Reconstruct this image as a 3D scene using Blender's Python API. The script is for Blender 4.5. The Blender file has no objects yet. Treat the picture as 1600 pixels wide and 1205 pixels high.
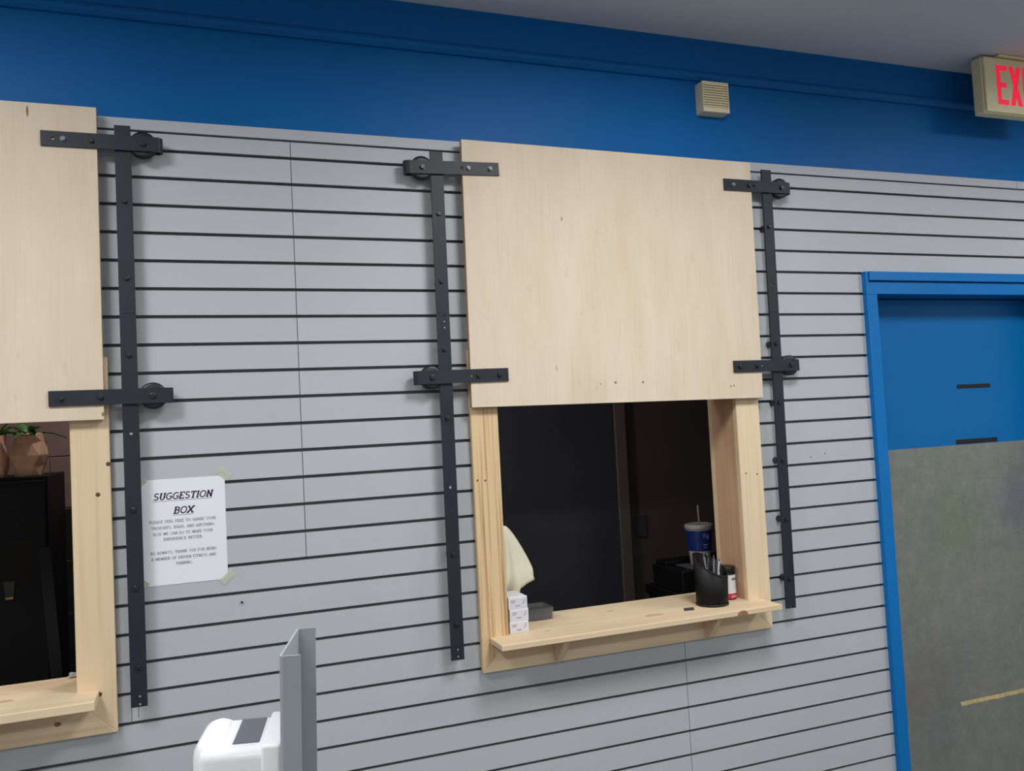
import bpy, bmesh, math, random
from mathutils import Vector, Matrix
random.seed(7)
scene = bpy.context.scene
COL = scene.collection
ZF = 2.385                      # height of the top slat groove above the floor

# ------------------------------------------------------------------ camera
cam_d = bpy.data.cameras.new('camera'); cam = bpy.data.objects.new('camera', cam_d); COL.objects.link(cam)
R_ = Vector((0.93639281, -0.3471724, -0.0513792)); U_ = Vector((0.03213499, -0.06096702, 0.99762236)); F_ = Vector((0.34947938, 0.93581748, 0.0459327))
M = Matrix.Identity(4)
for i in range(3):
    M[i][0] = R_[i]; M[i][1] = U_[i]; M[i][2] = -F_[i]
M[0][3], M[1][3], M[2][3] = -0.28, -2.4736, ZF - 0.7975
cam.matrix_world = M
cam_d.sensor_fit = 'HORIZONTAL'; cam_d.sensor_width = 36.0; cam_d.lens = 1329.5353 / 1600 * 36
cam_d.clip_start = 0.05; cam_d.clip_end = 60
scene.camera = cam

# ------------------------------------------------------------------ world, lights, exposure
w = bpy.data.worlds.new('world'); scene.world = w; w.use_nodes = True
w.node_tree.nodes['Background'].inputs[0].default_value = (0.02, 0.022, 0.025, 1); w.node_tree.nodes['Background'].inputs[1].default_value = 0.3
scene.view_settings.view_transform = 'Standard'; scene.view_settings.look = 'None'
scene.view_settings.gamma = 1.0; scene.view_settings.use_curve_mapping = False
scene.view_settings.exposure = -0.06
CEIL = ZF + 0.505
LAMPS = [(-1.2, -1.32, 27), (1.0, -1.32, 27), (3.15, -1.36, 23), (-1.2, -3.9, 22), (1.0, -3.9, 22), (3.15, -3.9, 20)]  # last three, behind the camera, are unseen panels added for fill
BACKROOM_FILL = (-0.25, 0.62, 10.0)  # unseen source added to lift the dark back room
LAMP_COL = (0.985, 1.0, 1.0)
def area(name, loc, size, power, col):
    l = bpy.data.lights.new(name, 'AREA'); l.energy = power; l.size = size; l.color = col; l.shape = 'SQUARE'; l.spread = math.radians(172)
    o = bpy.data.objects.new(name, l); COL.objects.link(o); o.location = loc
    return o
for (x, y, pw) in LAMPS: area('ceiling_panel_light', (x, y, CEIL - 0.022), 0.54, pw, LAMP_COL)
area('back_room_fill_light', (BACKROOM_FILL[0], BACKROOM_FILL[1], CEIL - 0.022), 0.25, BACKROOM_FILL[2], (1.0, 0.93, 0.88))

# ------------------------------------------------------------------ materials
def lin(c): return c / 12.92 if c <= 0.04045 else ((c + 0.055) / 1.055) ** 2.4
def srgb(r, g, b): return (lin(r / 255), lin(g / 255), lin(b / 255), 1)
MATS = {}
def new_mat(name):
    m = bpy.data.materials.new(name); m.use_nodes = True
    nt = m.node_tree; b = nt.nodes['Principled BSDF']
    MATS[name] = m
    return m, nt, b
def coords(nt, scale, rnd=True):
    tc = nt.nodes.new('ShaderNodeTexCoord'); mp = nt.nodes.new('ShaderNodeMapping'); mp.inputs['Scale'].default_value = scale
    if rnd:
        oi = nt.nodes.new('ShaderNodeObjectInfo'); mu = nt.nodes.new('ShaderNodeMath'); mu.operation = 'MULTIPLY'; mu.inputs[1].default_value = 23.0
        nt.links.new(oi.outputs['Random'], mu.inputs[0])
        ad = nt.nodes.new('ShaderNodeVectorMath'); ad.operation = 'ADD'
        nt.links.new(tc.outputs['Object'], ad.inputs[0]); nt.links.new(mu.outputs[0], ad.inputs[1])
        nt.links.new(ad.outputs[0], mp.inputs['Vector'])
    else: nt.links.new(tc.outputs['Object'], mp.inputs['Vector'])
    return mp.outputs[0]
def noise(nt, vec, scale, detail=4, rough=0.55):
    n = nt.nodes.new('ShaderNodeTexNoise'); n.inputs['Scale'].default_value = scale; n.inputs['Detail'].default_value = detail; n.inputs['Roughness'].default_value = rough
    nt.links.new(vec, n.inputs['Vector']); return n.outputs['Fac']
def ramp(nt, fac, stops):
    r = nt.nodes.new('ShaderNodeValToRGB'); e = r.color_ramp.elements
    e[0].position, e[0].color = stops[0]; e[1].position, e[1].color = stops[-1]
    for p, c in stops[1:-1]:
        q = e.new(p); q.color = c
    nt.links.new(fac, r.inputs[0]); return r.outputs[0]
def mix(nt, a, b, fac, mode='MIX'):
    m = nt.nodes.new('ShaderNodeMix'); m.data_type = 'RGBA'; m.blend_type = mode
    for s, v in ((0, fac), (6, a), (7, b)):
        if hasattr(v, 'is_linked'): nt.links.new(v, m.inputs[s])
        else: m.inputs[s].default_value = v
    return m.outputs[2]
def bump(nt, b, fac, strength, dist=0.002):
    n = nt.nodes.new('ShaderNodeBump'); n.inputs['Strength'].default_value = strength; n.inputs['Distance'].default_value = dist
    nt.links.new(fac, n.inputs['Height']); nt.links.new(n.outputs[0], b.inputs['Normal'])
def mul(c, k): return (c[0] * k, c[1] * k, c[2] * k, 1)
def paint(name, col, rough=0.5, var=0.06, scale=3.0, spec=0.5, metal=0.0, fine=0.0):
    m, nt, b = new_mat(name)
    v = coords(nt, (1, 1, 1)); f = noise(nt, v, scale)
    nt.links.new(ramp(nt, f, [(0.3, mul(col, 1 - var)), (0.7, mul(col, 1 + var))]), b.inputs['Base Color'])
    b.inputs['Roughness'].default_value = rough; b.inputs['Specular IOR Level'].default_value = spec; b.inputs['Metallic'].default_value = metal
    if fine: bump(nt, b, noise(nt, v, 260, 2), fine, 0.001)
    return m
def wood(name, light, dark, axis, contrast=0.5, lines=0.35, rough=0.6):
    m, nt, b = new_mat(name)
    k = {'X': 0, 'Y': 1, 'Z': 2}[axis]
    s1 = [9.0] * 3; s1[k] = 0.7; s2 = [75.0] * 3; s2[k] = 1.6
    f1 = noise(nt, coords(nt, s1), 1.0, 3); f2 = noise(nt, coords(nt, s2), 1.0, 3)
    c1 = ramp(nt, f1, [(0.3, light), (0.75, mul([light[i] * (1 - contrast) + dark[i] * contrast for i in range(3)], 1))])
    d2 = mul(dark, 1)
    g = ramp(nt, f2, [(0.5, (0, 0, 0, 1)), (0.72, (lines, lines, lines, 1))])
    nt.links.new(mix(nt, c1, d2, g), b.inputs['Base Color'])
    b.inputs['Roughness'].default_value = rough; b.inputs['Specular IOR Level'].default_value = 0.3
    bump(nt, b, f2, 0.12, 0.001)
    return m
PLY = srgb(226, 211, 190)
PINE = srgb(233, 213, 180); PINED = srgb(190, 148, 106)
m, nt, b = new_mat('plywood')
v = coords(nt, (4, 4, 0.9)); f1 = noise(nt, v, 1.6, 5, 0.6); f2 = noise(nt, coords(nt, (150, 150, 5)), 1.0, 2); f3 = noise(nt, coords(nt, (34, 34, 14)), 1.0, 3)
c = ramp(nt, f1, [(0.3, PLY), (0.72, srgb(213, 195, 170))])
c = mix(nt, c, srgb(196, 172, 140), ramp(nt, f2, [(0.55, (0, 0, 0, 1)), (0.8, (0.3, 0.3, 0.3, 1))]))
c = mix(nt, c, srgb(176, 150, 120), ramp(nt, f3, [(0.66, (0, 0, 0, 1)), (0.82, (0.35, 0.35, 0.35, 1))]))
nt.links.new(c, b.inputs['Base Color']); b.inputs['Roughness'].default_value = 0.55; b.inputs['Specular IOR Level'].default_value = 0.3
m, nt, b = new_mat('ply_edge')
sep = nt.nodes.new('ShaderNodeSeparateXYZ'); tc = nt.nodes.new('ShaderNodeTexCoord'); nt.links.new(tc.outputs['Object'], sep.inputs[0])
mm = nt.nodes.new('ShaderNodeMath'); mm.operation = 'MULTIPLY'; mm.inputs[1].default_value = 1500; nt.links.new(sep.outputs['Y'], mm.inputs[0])
sn = nt.nodes.new('ShaderNodeMath'); sn.operation = 'SINE'; nt.links.new(mm.outputs[0], sn.inputs[0])
nt.links.new(ramp(nt, sn.outputs[0], [(0.2, srgb(150, 122, 92)), (0.8, srgb(196, 168, 132))]), b.inputs['Base Color']); b.inputs['Roughness'].default_value = 0.75
for ax in 'XYZ': wood('pine_' + ax, PINE, PINED, ax, 0.35, 0.3)
wood('fir_Z', srgb(228, 200, 158), srgb(160, 116, 72), 'Z', 0.3, 0.85)
wood('jamb_wood', srgb(212, 178, 146), srgb(170, 120, 84), 'Z', 0.6, 0.4)
paint('knot', srgb(150, 108, 78), 0.6, 0.25, 60)
paint('pale_knot', srgb(200, 164, 132), 0.6, 0.12, 60)
paint('screw_brown', srgb(92, 66, 46), 0.5, 0.2, 80)
SLAT = srgb(185, 188, 193)
paint('slat_paint', SLAT, 0.5, 0.03, 1.3, 0.4, 0, 0.04)
paint('groove_shade', srgb(112, 114, 121), 0.6, 0.1, 5)  # wall behind the slats; groove shade is put into its darker grey
paint('wall_blue', srgb(10, 98, 168), 0.5, 0.08, 1.2, 0.18, 0, 0.08)
paint('frame_blue', srgb(4, 112, 186), 0.42, 0.04, 3, 0.28)
paint('door_blue', srgb(4, 104, 170), 0.42, 0.05, 2, 0.22)
paint('ceiling_white', srgb(200, 209, 219), 0.85, 0.04, 1.0, 0.2, 0, 0.15)
paint('room_wall', srgb(190, 190, 188), 0.7, 0.04, 1)
paint('floor_rubber', srgb(98, 96, 95), 0.75, 0.25, 8)
paint('black_steel', srgb(38, 40, 50), 0.48, 0.15, 14, 0.35, 0, 0.05)
paint('black_bolt', srgb(30, 31, 38), 0.35, 0.1, 30)
paint('bright_bolt', srgb(120, 122, 128), 0.5, 0.1, 30, 0.5, 0.4)
paint('black_wheel', srgb(30, 31, 36), 0.4, 0.1, 20)
paint('beige_plastic', srgb(230, 217, 184), 0.5, 0.04, 8)
paint('exit_housing', srgb(226, 214, 172), 0.5, 0.04, 8)
paint('exit_face', srgb(240, 228, 186), 0.45, 0.04, 8)
m, nt, b = new_mat('exit_red'); b.inputs['Base Color'].default_value = srgb(225, 30, 55); b.inputs['Roughness'].default_value = 0.4
b.inputs['Emission Color'].default_value = srgb(255, 35, 70); b.inputs['Emission Strength'].default_value = 0.55
m, nt, b = new_mat('lamp_diffuser'); b.inputs['Base Color'].default_value = (0.9, 0.9, 0.9, 1)
b.inputs['Emission Color'].default_value = (1, 0.98, 0.95, 1); b.inputs['Emission Strength'].default_value = 6
paint('lamp_frame', srgb(235, 235, 235), 0.5, 0.01)
paint('paper', srgb(236, 236, 242), 0.75, 0.015, 4)
paint('title_ink', srgb(72, 44, 104), 0.7, 0.3, 120)
paint('body_ink', srgb(120, 121, 136), 0.7, 0.1, 50)
paint('blue_ink', srgb(112, 122, 160), 0.7, 0.1, 50)
m, nt, b = new_mat('tape'); b.inputs['Base Color'].default_value = srgb(226, 224, 204); b.inputs['Roughness'].default_value = 0.3; b.inputs['Alpha'].default_value = 0.45
paint('post_steel', srgb(160, 168, 174), 0.42, 0.04, 5, 0.5, 0.0)
paint('white_plastic', srgb(244, 244, 248), 0.3, 0.01, 3)
m, nt, b = new_mat('smoke_window'); b.inputs['Base Color'].default_value = srgb(98, 100, 112); b.inputs['Roughness'].default_value = 0.15; b.inputs['Specular IOR Level'].default_value = 0.7
paint('dark_gap', srgb(20, 20, 24), 0.7, 0.05)
paint('carton_white', srgb(226, 226, 232), 0.6, 0.02, 6)
paint('carton_label', srgb(214, 213, 222), 0.6, 0.02, 6)
paint('print_grey', srgb(160, 157, 168), 0.6, 0.15, 60)
m, nt, b = new_mat('clear_plastic'); b.inputs['Base Color'].default_value = (0.30, 0.31, 0.32, 1); b.inputs['Roughness'].default_value = 0.08
b.inputs['Alpha'].default_value = 0.16; b.inputs['Specular IOR Level'].default_value = 0.8
paint('dark_cards', srgb(44, 42, 44), 0.5, 0.25, 40)
paint('cream_cloth', srgb(226, 222, 200), 0.9, 0.05, 12, 0.1, 0, 0.3)
paint('grey_plastic', srgb(170, 170, 176), 0.5, 0.03, 6)
paint('black_mesh', srgb(6, 6, 8), 0.5, 0.15, 40, 0.25)
paint('black_plastic', srgb(10, 10, 12), 0.4, 0.1, 10)
paint('grey_panel', srgb(74, 74, 80), 0.5, 0.05, 8)
paint('pen_silver', srgb(96, 98, 106), 0.35, 0.1, 20, 0.5, 0.5)
paint('cup_white', srgb(188, 184, 180), 0.5, 0.03, 8)
paint('cup_blue', srgb(26, 46, 120), 0.4, 0.15, 40)
paint('cup_print', srgb(150, 165, 195), 0.5, 0.1, 60)
paint('label_red', srgb(190, 30, 70), 0.45, 0.05, 20)
paint('label_pink', srgb(235, 130, 150), 0.45, 0.05, 20)
paint('sticker_dark', srgb(72, 66, 60), 0.6, 0.2, 50)
paint('back_room_paint', srgb(132, 116, 112), 0.75, 0.1, 2)
paint('back_room_door', srgb(98, 100, 108), 0.6, 0.1, 2)
paint('back_room_trim', srgb(158, 142, 134), 0.6, 0.1, 3)
paint('block_paint', srgb(168, 140, 130), 0.7, 0.06, 6, 0.3, 0, 0.2)
paint('block_mortar', srgb(168, 140, 130), 0.85, 0.1, 20)
paint('block_shaded', srgb(44, 48, 44), 0.7, 0.08, 6, 0.3, 0, 0.2)  # lower blocks: the lack of light down there is painted into their colour
paint('cabinet_black', srgb(6, 5, 9), 0.6, 0.2, 20, 0.25)
paint('brown_bag', srgb(216, 172, 140), 0.7, 0.14, 14)
paint('leaf_green', srgb(66, 128, 52), 0.5, 0.3, 18)
paint('brass_pull', srgb(150, 118, 80), 0.4, 0.15, 30, 0.5, 0.5)
paint('scuff_mark', srgb(88, 88, 92), 0.8, 0.1, 30)
m, nt, b = new_mat('kick_metal')
v = coords(nt, (1, 1, 1), False)
c = ramp(nt, noise(nt, v, 2.2, 5, 0.6), [(0.32, srgb(134, 140, 130)), (0.5, srgb(138, 138, 134)), (0.68, srgb(122, 130, 128))])
def blotch(cx, cz, rx, rz):      # soft patch of tone on the sheet, in the sheet's own coordinates
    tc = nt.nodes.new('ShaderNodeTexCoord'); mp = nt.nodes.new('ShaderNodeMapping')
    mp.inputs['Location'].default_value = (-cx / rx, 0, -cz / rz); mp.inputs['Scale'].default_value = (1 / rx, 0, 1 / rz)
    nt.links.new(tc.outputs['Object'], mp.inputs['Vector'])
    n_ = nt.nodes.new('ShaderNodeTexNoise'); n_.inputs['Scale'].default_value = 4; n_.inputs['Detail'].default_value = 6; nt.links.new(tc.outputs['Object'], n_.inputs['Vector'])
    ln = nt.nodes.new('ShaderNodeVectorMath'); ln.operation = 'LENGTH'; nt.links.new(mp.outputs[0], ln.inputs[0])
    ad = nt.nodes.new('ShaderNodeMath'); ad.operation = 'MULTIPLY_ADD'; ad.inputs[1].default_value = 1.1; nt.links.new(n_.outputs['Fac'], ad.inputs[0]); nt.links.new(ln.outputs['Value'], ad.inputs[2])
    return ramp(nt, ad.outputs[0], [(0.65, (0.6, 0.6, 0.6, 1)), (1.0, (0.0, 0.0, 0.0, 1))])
c = mix(nt, c, srgb(114, 134, 104), blotch(-0.06, 0.42, 0.62, 0.62))  # green reflection of the room, painted into the sheet's colour
c = mix(nt, c, srgb(112, 114, 126), blotch(0.30, 0.46, 0.22, 0.42))
c = mix(nt, c, srgb(132, 122, 116), blotch(-0.2, -0.20, 0.55, 0.42))
mott = noise(nt, coords(nt, (1, 1, 1), False), 16.0, 8, 0.75)
c = mix(nt, c, srgb(100, 108, 100), ramp(nt, mott, [(0.36, (0.4, 0.4, 0.4, 1)), (0.60, (0, 0, 0, 1))]))
c = mix(nt, c, srgb(176, 180, 168), ramp(nt, mott, [(0.60, (0, 0, 0, 1)), (0.80, (0.45, 0.45, 0.45, 1))]))
vs = coords(nt, (60, 60, 7), False); sc = noise(nt, vs, 1.0, 3, 0.7)
c = mix(nt, c, srgb(172, 172, 164), ramp(nt, sc, [(0.62, (0, 0, 0, 1)), (0.78, (0.5, 0.5, 0.5, 1))]))
vs2 = coords(nt, (9, 9, 26), False)
c = mix(nt, c, srgb(166, 166, 160), ramp(nt, noise(nt, vs2, 1.6, 6, 0.75), [(0.58, (0, 0, 0, 1)), (0.75, (0.3, 0.3, 0.3, 1))]))
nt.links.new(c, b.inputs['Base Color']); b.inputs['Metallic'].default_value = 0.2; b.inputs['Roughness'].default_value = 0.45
bump(nt, b, sc, 0.08)
paint('tape_residue', srgb(196, 176, 126), 0.8, 0.2, 40)

# ------------------------------------------------------------------ mesh helpers (everything is drawn in world metres, z relative to ZF)
def V(x, y, z): return Vector((x, y, z + ZF))
def box(bm, x0, x1, y0, y1, z0, z1, bev=0.0, seg=2):
    vs = [bm.verts.new(V(x, y, z)) for x in (x0, x1) for y in (y0, y1) for z in (z0, z1)]
    fs = [(0, 1, 3, 2), (4, 6, 7, 5), (0, 4, 5, 1), (2, 3, 7, 6), (0, 2, 6, 4), (1, 5, 7, 3)]
    faces = [bm.faces.new([vs[i] for i in f]) for f in fs]
    if bev:
        ed = {e for f in faces for e in f.edges}
        bmesh.ops.bevel(bm, geom=list(ed), offset=bev, segments=seg, affect='EDGES', profile=0.5)
def prism(bm, pts, axis, a0, a1):
    """extrude a closed 2-D outline; axis 'y' -> pts are (x,z); 'x' -> (y,z); 'z' -> (x,y)"""
    def P(p, a): return V(p[0], a, p[1]) if axis == 'y' else V(a, p[0], p[1]) if axis == 'x' else V(p[0], p[1], a)
    A = [bm.verts.new(P(p, a0)) for p in pts]; B = [bm.verts.new(P(p, a1)) for p in pts]
    n = len(pts)
    bm.faces.new(A); bm.faces.new(B[::-1])
    for i in range(n): bm.faces.new((A[i], B[i], B[(i + 1) % n], A[(i + 1) % n]))
def lathe(bm, c, prof, axis='z', n=24, smooth=True):
    """prof: list of (radius, height along axis from c)"""
    rings = []
    for r, h in prof:
        ring = []
        for i in range(n):
            a = 2 * math.pi * i / n; ca, sa = math.cos(a) * r, math.sin(a) * r
            if axis == 'z': p = V(c[0] + ca, c[1] + sa, c[2] + h)
            elif axis == 'y': p = V(c[0] + ca, c[1] + h, c[2] + sa)
            else: p = V(c[0] + h, c[1] + ca, c[2] + sa)
            ring.append(bm.verts.new(p))
        rings.append(ring)
    for A, B in zip(rings, rings[1:]):
        for i in range(n):
            f = bm.faces.new((A[i], A[(i + 1) % n], B[(i + 1) % n], B[i])); f.smooth = smooth
    bm.faces.new(rings[0][::-1]); bm.faces.new(rings[-1])
def tube(bm, p0, p1, r, n=8):
    p0, p1 = Vector(p0), Vector(p1); d = (p1 - p0).normalized()
    a = d.orthogonal().normalized(); b_ = d.cross(a)
    A, B = [], []
    for i in range(n):
        t = 2 * math.pi * i / n; o = a * math.cos(t) * r + b_ * math.sin(t) * r
        A.append(bm.verts.new(V(*(p0 + o)))); B.append(bm.verts.new(V(*(p1 + o))))
    bm.faces.new(A[::-1]); bm.faces.new(B)
    for i in range(n):
        f = bm.faces.new((A[i], A[(i + 1) % n], B[(i + 1) % n], B[i])); f.smooth = True
def plate_holes(bm, along, a0, a1, c, half, y0, y1, holes):
    """flat bar along 'x' or 'z', centre line c, half width, with real round holes [(pos along, offset across, r)]"""
    def P(a, w, y): return V(a, y, c + w) if along == 'x' else V(c + w, y, a)
    def quad(pts):   # pts (a,w) front and back faces
        for y, rev in ((y0, False), (y1, True)):
            q = [bm.verts.new(P(a, w_, y)) for a, w_ in pts]
            bm.faces.new(q[::-1] if rev else q)
    cur = a0
    N = 12
    for (h, off, r) in sorted(holes):
        s = r * 1.25
        quad([(cur, -half), (h - s, -half), (h - s, half), (cur, half)])
        # square ring around the hole
        if off - s > -half: quad([(h - s, -half), (h + s, -half), (h + s, off - s), (h - s, off - s)])
        if off + s < half: quad([(h - s, off + s), (h + s, off + s), (h + s, half), (h - s, half)])
        circ = []; sq = []
        for i in range(N):
            t = 2 * math.pi * (i + 0.5) / N; ct, st = math.cos(t), math.sin(t); k = s / max(abs(ct), abs(st))
            circ.append((h + r * ct, off + r * st)); sq.append((h + k * ct, off + k * st))
        for i in range(N):
            j = (i + 1) % N
            quad([circ[i], sq[i], sq[j], circ[j]])
            q = [bm.verts.new(P(circ[i][0], circ[i][1], y0)), bm.verts.new(P(circ[j][0], circ[j][1], y0)), bm.verts.new(P(circ[j][0], circ[j][1], y1)), bm.verts.new(P(circ[i][0], circ[i][1], y1))]
            bm.faces.new(q)
        for sx in (-1, 1):
            for sz in (-1, 1):
                t = 2 * math.pi * 0.5 / N
                k = s * math.tan(math.pi / 4 - math.pi / 12)
                quad([(h + sx * s, off + sz * s), (h + sx * s, off + sz * k), (h + sx * k, off + sz * s)])
        cur = h + s
    quad([(cur, -half), (a1, -half), (a1, half), (cur, half)])
    for (p, q) in (((a0, -half), (a1, -half)), ((a1, -half), (a1, half)), ((a1, half), (a0, half)), ((a0, half), (a0, -half))):
        bm.faces.new([bm.verts.new(P(p[0], p[1], y0)), bm.verts.new(P(q[0], q[1], y0)), bm.verts.new(P(q[0], q[1], y1)), bm.verts.new(P(p[0], p[1], y1))])
def B(): return bmesh.new()
def mesh_of(name, bm, mat, origin, fix=True):
    if fix: bmesh.ops.recalc_face_normals(bm, faces=bm.faces)
    bmesh.ops.translate(bm, verts=bm.verts, vec=-Vector(origin))
    me = bpy.data.meshes.new(name); bm.to_mesh(me); bm.free()
    for mm_ in (mat if isinstance(mat, (list, tuple)) else [mat]): me.materials.append(MATS[mm_])
    return me
def centre(bm):
    xs = [v.co for v in bm.verts]
    return Vector([(min(v[i] for v in xs) + max(v[i] for v in xs)) / 2 for i in range(3)])
def part(name, bm, mat, parent=None, fix=True):
    c = centre(bm); me = mesh_of(name, bm, mat, c, fix)
    o = bpy.data.objects.new(name, me); COL.objects.link(o)
    o['_w'] = c[:]
    if parent is not None:
        o.parent = parent; o.location = c - Vector(parent['_w'])
    else: o.location = c
    return o
def tag(o, label=None, cat=None, group=None, kind=None):
    if label: o['label'] = label
    if cat: o['category'] = cat
    if group: o['group'] = group
    if kind: o['kind'] = kind
    return o
def thing(name, label, cat, loc, group=None, kind=None):
    o = bpy.data.objects.new(name, None); COL.objects.link(o); o.empty_display_size = 0.05
    c = V(*loc); o.location = c; o['_w'] = c[:]
    return tag(o, label, cat, group, kind)
def inst(o, parent, loc):          # copy of a mesh piece sharing its data
    c = o.copy(); COL.objects.link(c); wv = V(*loc); c['_w'] = wv[:]
    c.parent = parent; c.location = wv - Vector(parent['_w']); return c

# ------------------------------------------------------------------ setting
PITCH = 0.0762; X0, X1 = -2.6, 4.2; YB = -5.0
bm = B(); box(bm, X0, X1, YB, 2.4, -ZF - 0.1, -ZF); tag(part('floor', bm, 'floor_rubber'), kind='structure')
bm = B(); box(bm, X0, X1, YB, 2.4, 0.505, 0.6); tag(part('ceiling', bm, 'ceiling_white'), kind='structure')
bm = B(); box(bm, X0 - 0.1, X0, YB, 2.4, -ZF, 0.505); tag(part('wall_left', bm, 'room_wall'), kind='structure')
bm = B(); box(bm, X1, X1 + 0.1, YB, 2.4, -ZF, 0.505); tag(part('wall_right', bm, 'room_wall'), kind='structure')
bm = B(); box(bm, X0, X1, YB - 0.1, YB, -ZF, 0.505); tag(part('wall_rear', bm, 'room_wall'), kind='structure')
# windows: (inner x0, x1), outer trim
WIN = {1: dict(ix0=-1.441, ix1=-0.585, ox0=-1.535, ox1=-0.4925), 2: dict(ix0=0.585, ix1=1.446, ox0=0.4985, ox1=1.5385)}
OZ0, OZ1 = -1.448, -0.655           # opening bottom / top
DX0, DX1, DZ = 2.094, 3.008, -0.384  # door opening
bm = B(); y0, y1 = 0.017, 0.15
def core(x0, x1, z0, z1): box(bm, x0, x1, y0, y1, z0, z1)
core(X0, WIN[1]['ix0'] - 0.0192, -ZF, 0.08); core(WIN[1]['ix1'] + 0.0192, WIN[2]['ix0'] - 0.0192, -ZF, 0.08); core(WIN[2]['ix1'] + 0.0192, DX0, -ZF, 0.08); core(DX1, X1, -ZF, 0.08)
for k in (1, 2):
    core(WIN[k]['ix0'] - 0.0192, WIN[k]['ix1'] + 0.0192, -ZF, OZ0 - 0.012); core(WIN[k]['ix0'] - 0.0192, WIN[k]['ix1'] + 0.0192, OZ1, 0.08)
core(DX0, DX1, DZ + 0.01, 0.08)
wall = tag(part('wall_back', bm, 'groove_shade'), kind='structure')
GAP = 0.0092
def slat(x0, x1, z0, z1):
    if x1 - x0 < 0.01: return
    bm = B(); box(bm, x0, x1, 0.0, 0.0095, z0, z1)
    part('slat', bm, 'slat_paint', wall)
def row(z0, z1, seams):
    cuts = [X0] + seams + [X1]
    spans = list(zip(cuts, cuts[1:]))
    holes = [(WIN[k]['ix0'] - 0.0192, WIN[k]['ix1'] + 0.0192) for k in (1, 2) if z1 > OZ0 and z0 < OZ1 - 0.002]
    if z0 < -0.31: holes.append((2.046, 3.056))
    for a, b_ in spans:
        segs = [(a + 0.001, b_ - 0.001)]
        for h0, h1 in holes:
            ns = []
            for s0, s1 in segs:
                if h1 <= s0 or h0 >= s1: ns.append((s0, s1)); continue
                if h0 > s0: ns.append((s0, h0))
                if h1 < s1: ns.append((h1, s1))
            segs = ns
        for s in segs: slat(s[0], s[1], z0, z1)
g = GAP / 2
row(0.0508 + g * 0.7, 0.0845, [-0.6, 2.874])                     # cap strip
row(0.0 + g, 0.0508 - g * 0.7, [-2.438, 0.0])
zs = 0.0; i = 0
while zs > -ZF + 0.02:
    zt, zb = zs - g, max(zs - PITCH + g, -ZF)
    if zt - zb > 0.01: row(zb, zt, [-2.438, 0.0] if i < 15 else [-1.236, 1.2025])
    zs -= PITCH; i += 1
bm = B(); box(bm, X0, X1, 0.004, 0.15, 0.08, 0.372); tag(part('wall_upper', bm, 'wall_blue'), kind='structure')
bm = B(); box(bm, X0, X1, -0.006, 0.15, 0.372, 0.505); tag(part('wall_header', bm, 'wall_blue'), kind='structure')
bm = B(); N = 10
pts = [(0.006, 0.357)] + [(-0.006 - 0.012 * math.sin(math.pi * t / N), 0.357 + 0.036 * t / N) for t in range(N + 1)] + [(0.006, 0.393)]
prism(bm, pts, 'x', X0, X1); o = tag(part('trim_1', bm, 'wall_blue'), kind='structure')

# ---- wooden window surrounds
def quad_board(pts, d0, d1):
    bm = B(); prism(bm, pts, 'y', d0, d1)
    bmesh.ops.bevel(bm, geom=list(bm.edges), offset=0.0012, segments=1, affect='EDGES'); return bm
TB = -1.5335
for k in (1, 2):
    W_ = WIN[k]; win = thing('window_%d' % k, None, None, ((W_['ix0'] + W_['ix1']) / 2, 0, OZ0), kind='structure')
    tag(win, 'service window opening with pale pine surround ' + ('at the left edge, plants inside' if k == 1 else 'left of the blue door'))
    f0, f1 = -0.020, -0.0005
    tz = -0.565
    for side in (0, 1):
        ox, ix = (W_['ox0'], W_['ix0']) if side == 0 else (W_['ox1'], W_['ix1'])
        bmx = quad_board([(ox, TB), (ix, TB + 0.088), (ix, tz - 0.088), (ox, tz)], f0, f1)
        s = part('side_board', bmx, 'fir_Z' if (k == 2 and side == 0) else 'pine_Z', win)
        if k == 1 and side == 1: scr = [(-0.497, -0.8456), (-0.5233, -0.9232), (-0.5322, -1.432)]
        elif k == 2 and side == 0: scr = [(0.5095, -0.9601), (0.5339, -0.9618)]
        elif k == 2: scr = [(1.4700, -1.0038), (1.5143, -1.0096)]
        else: scr = []
        for sx, sz in scr:
            r = 0.0058 if k == 1 else 0.003
            bm = B(); lathe(bm, (sx, f0 - 0.0004, sz), [(r, 0.0), (r * 0.8, -0.0006), (r * 0.3, -0.0004)], 'y', 10); part('screw', bm, 'screw_brown', s)
        jx0, jx1 = (ix - 0.019, ix) if side == 0 else (ix, ix + 0.019)
        bm = B(); box(bm, jx0 + (0.0 if side else 0), jx1, 0.0, 0.128, OZ0, OZ1 + 0.0, 0.001, 1); part('jamb_board', bm, 'jamb_wood', win)
        bm = B(); box(bm, jx0, jx1, 0.1285, 0.152, OZ0, OZ1, 0.001, 1); part('jamb_edge_strip', bm, 'pine_Z', win)
    bb = part('bottom_board', quad_board([(W_['ox0'], TB), (W_['ox1'], TB), (W_['ix1'], TB + 0.088), (W_['ix0'], TB + 0.088)], f0, f1), 'pine_X', win)
    for kx, kz in ([(-0.63, -1.4915)] if k == 1 else []):
        bm = B(); prism(bm, [(kx + 0.008 * math.cos(2 * math.pi * q / 12), kz + 0.006 * math.sin(2 * math.pi * q / 12)) for q in range(12)], 'y', f0 - 0.0003, f0 + 0.0004); part('knot', bm, 'knot', bb)
    part('top_board', quad_board([(W_['ox0'], tz), (W_['ox1'], tz), (W_['ix1'], tz - 0.088), (W_['ix0'], tz - 0.088)], f0, f1), 'pine_X', win)

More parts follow.
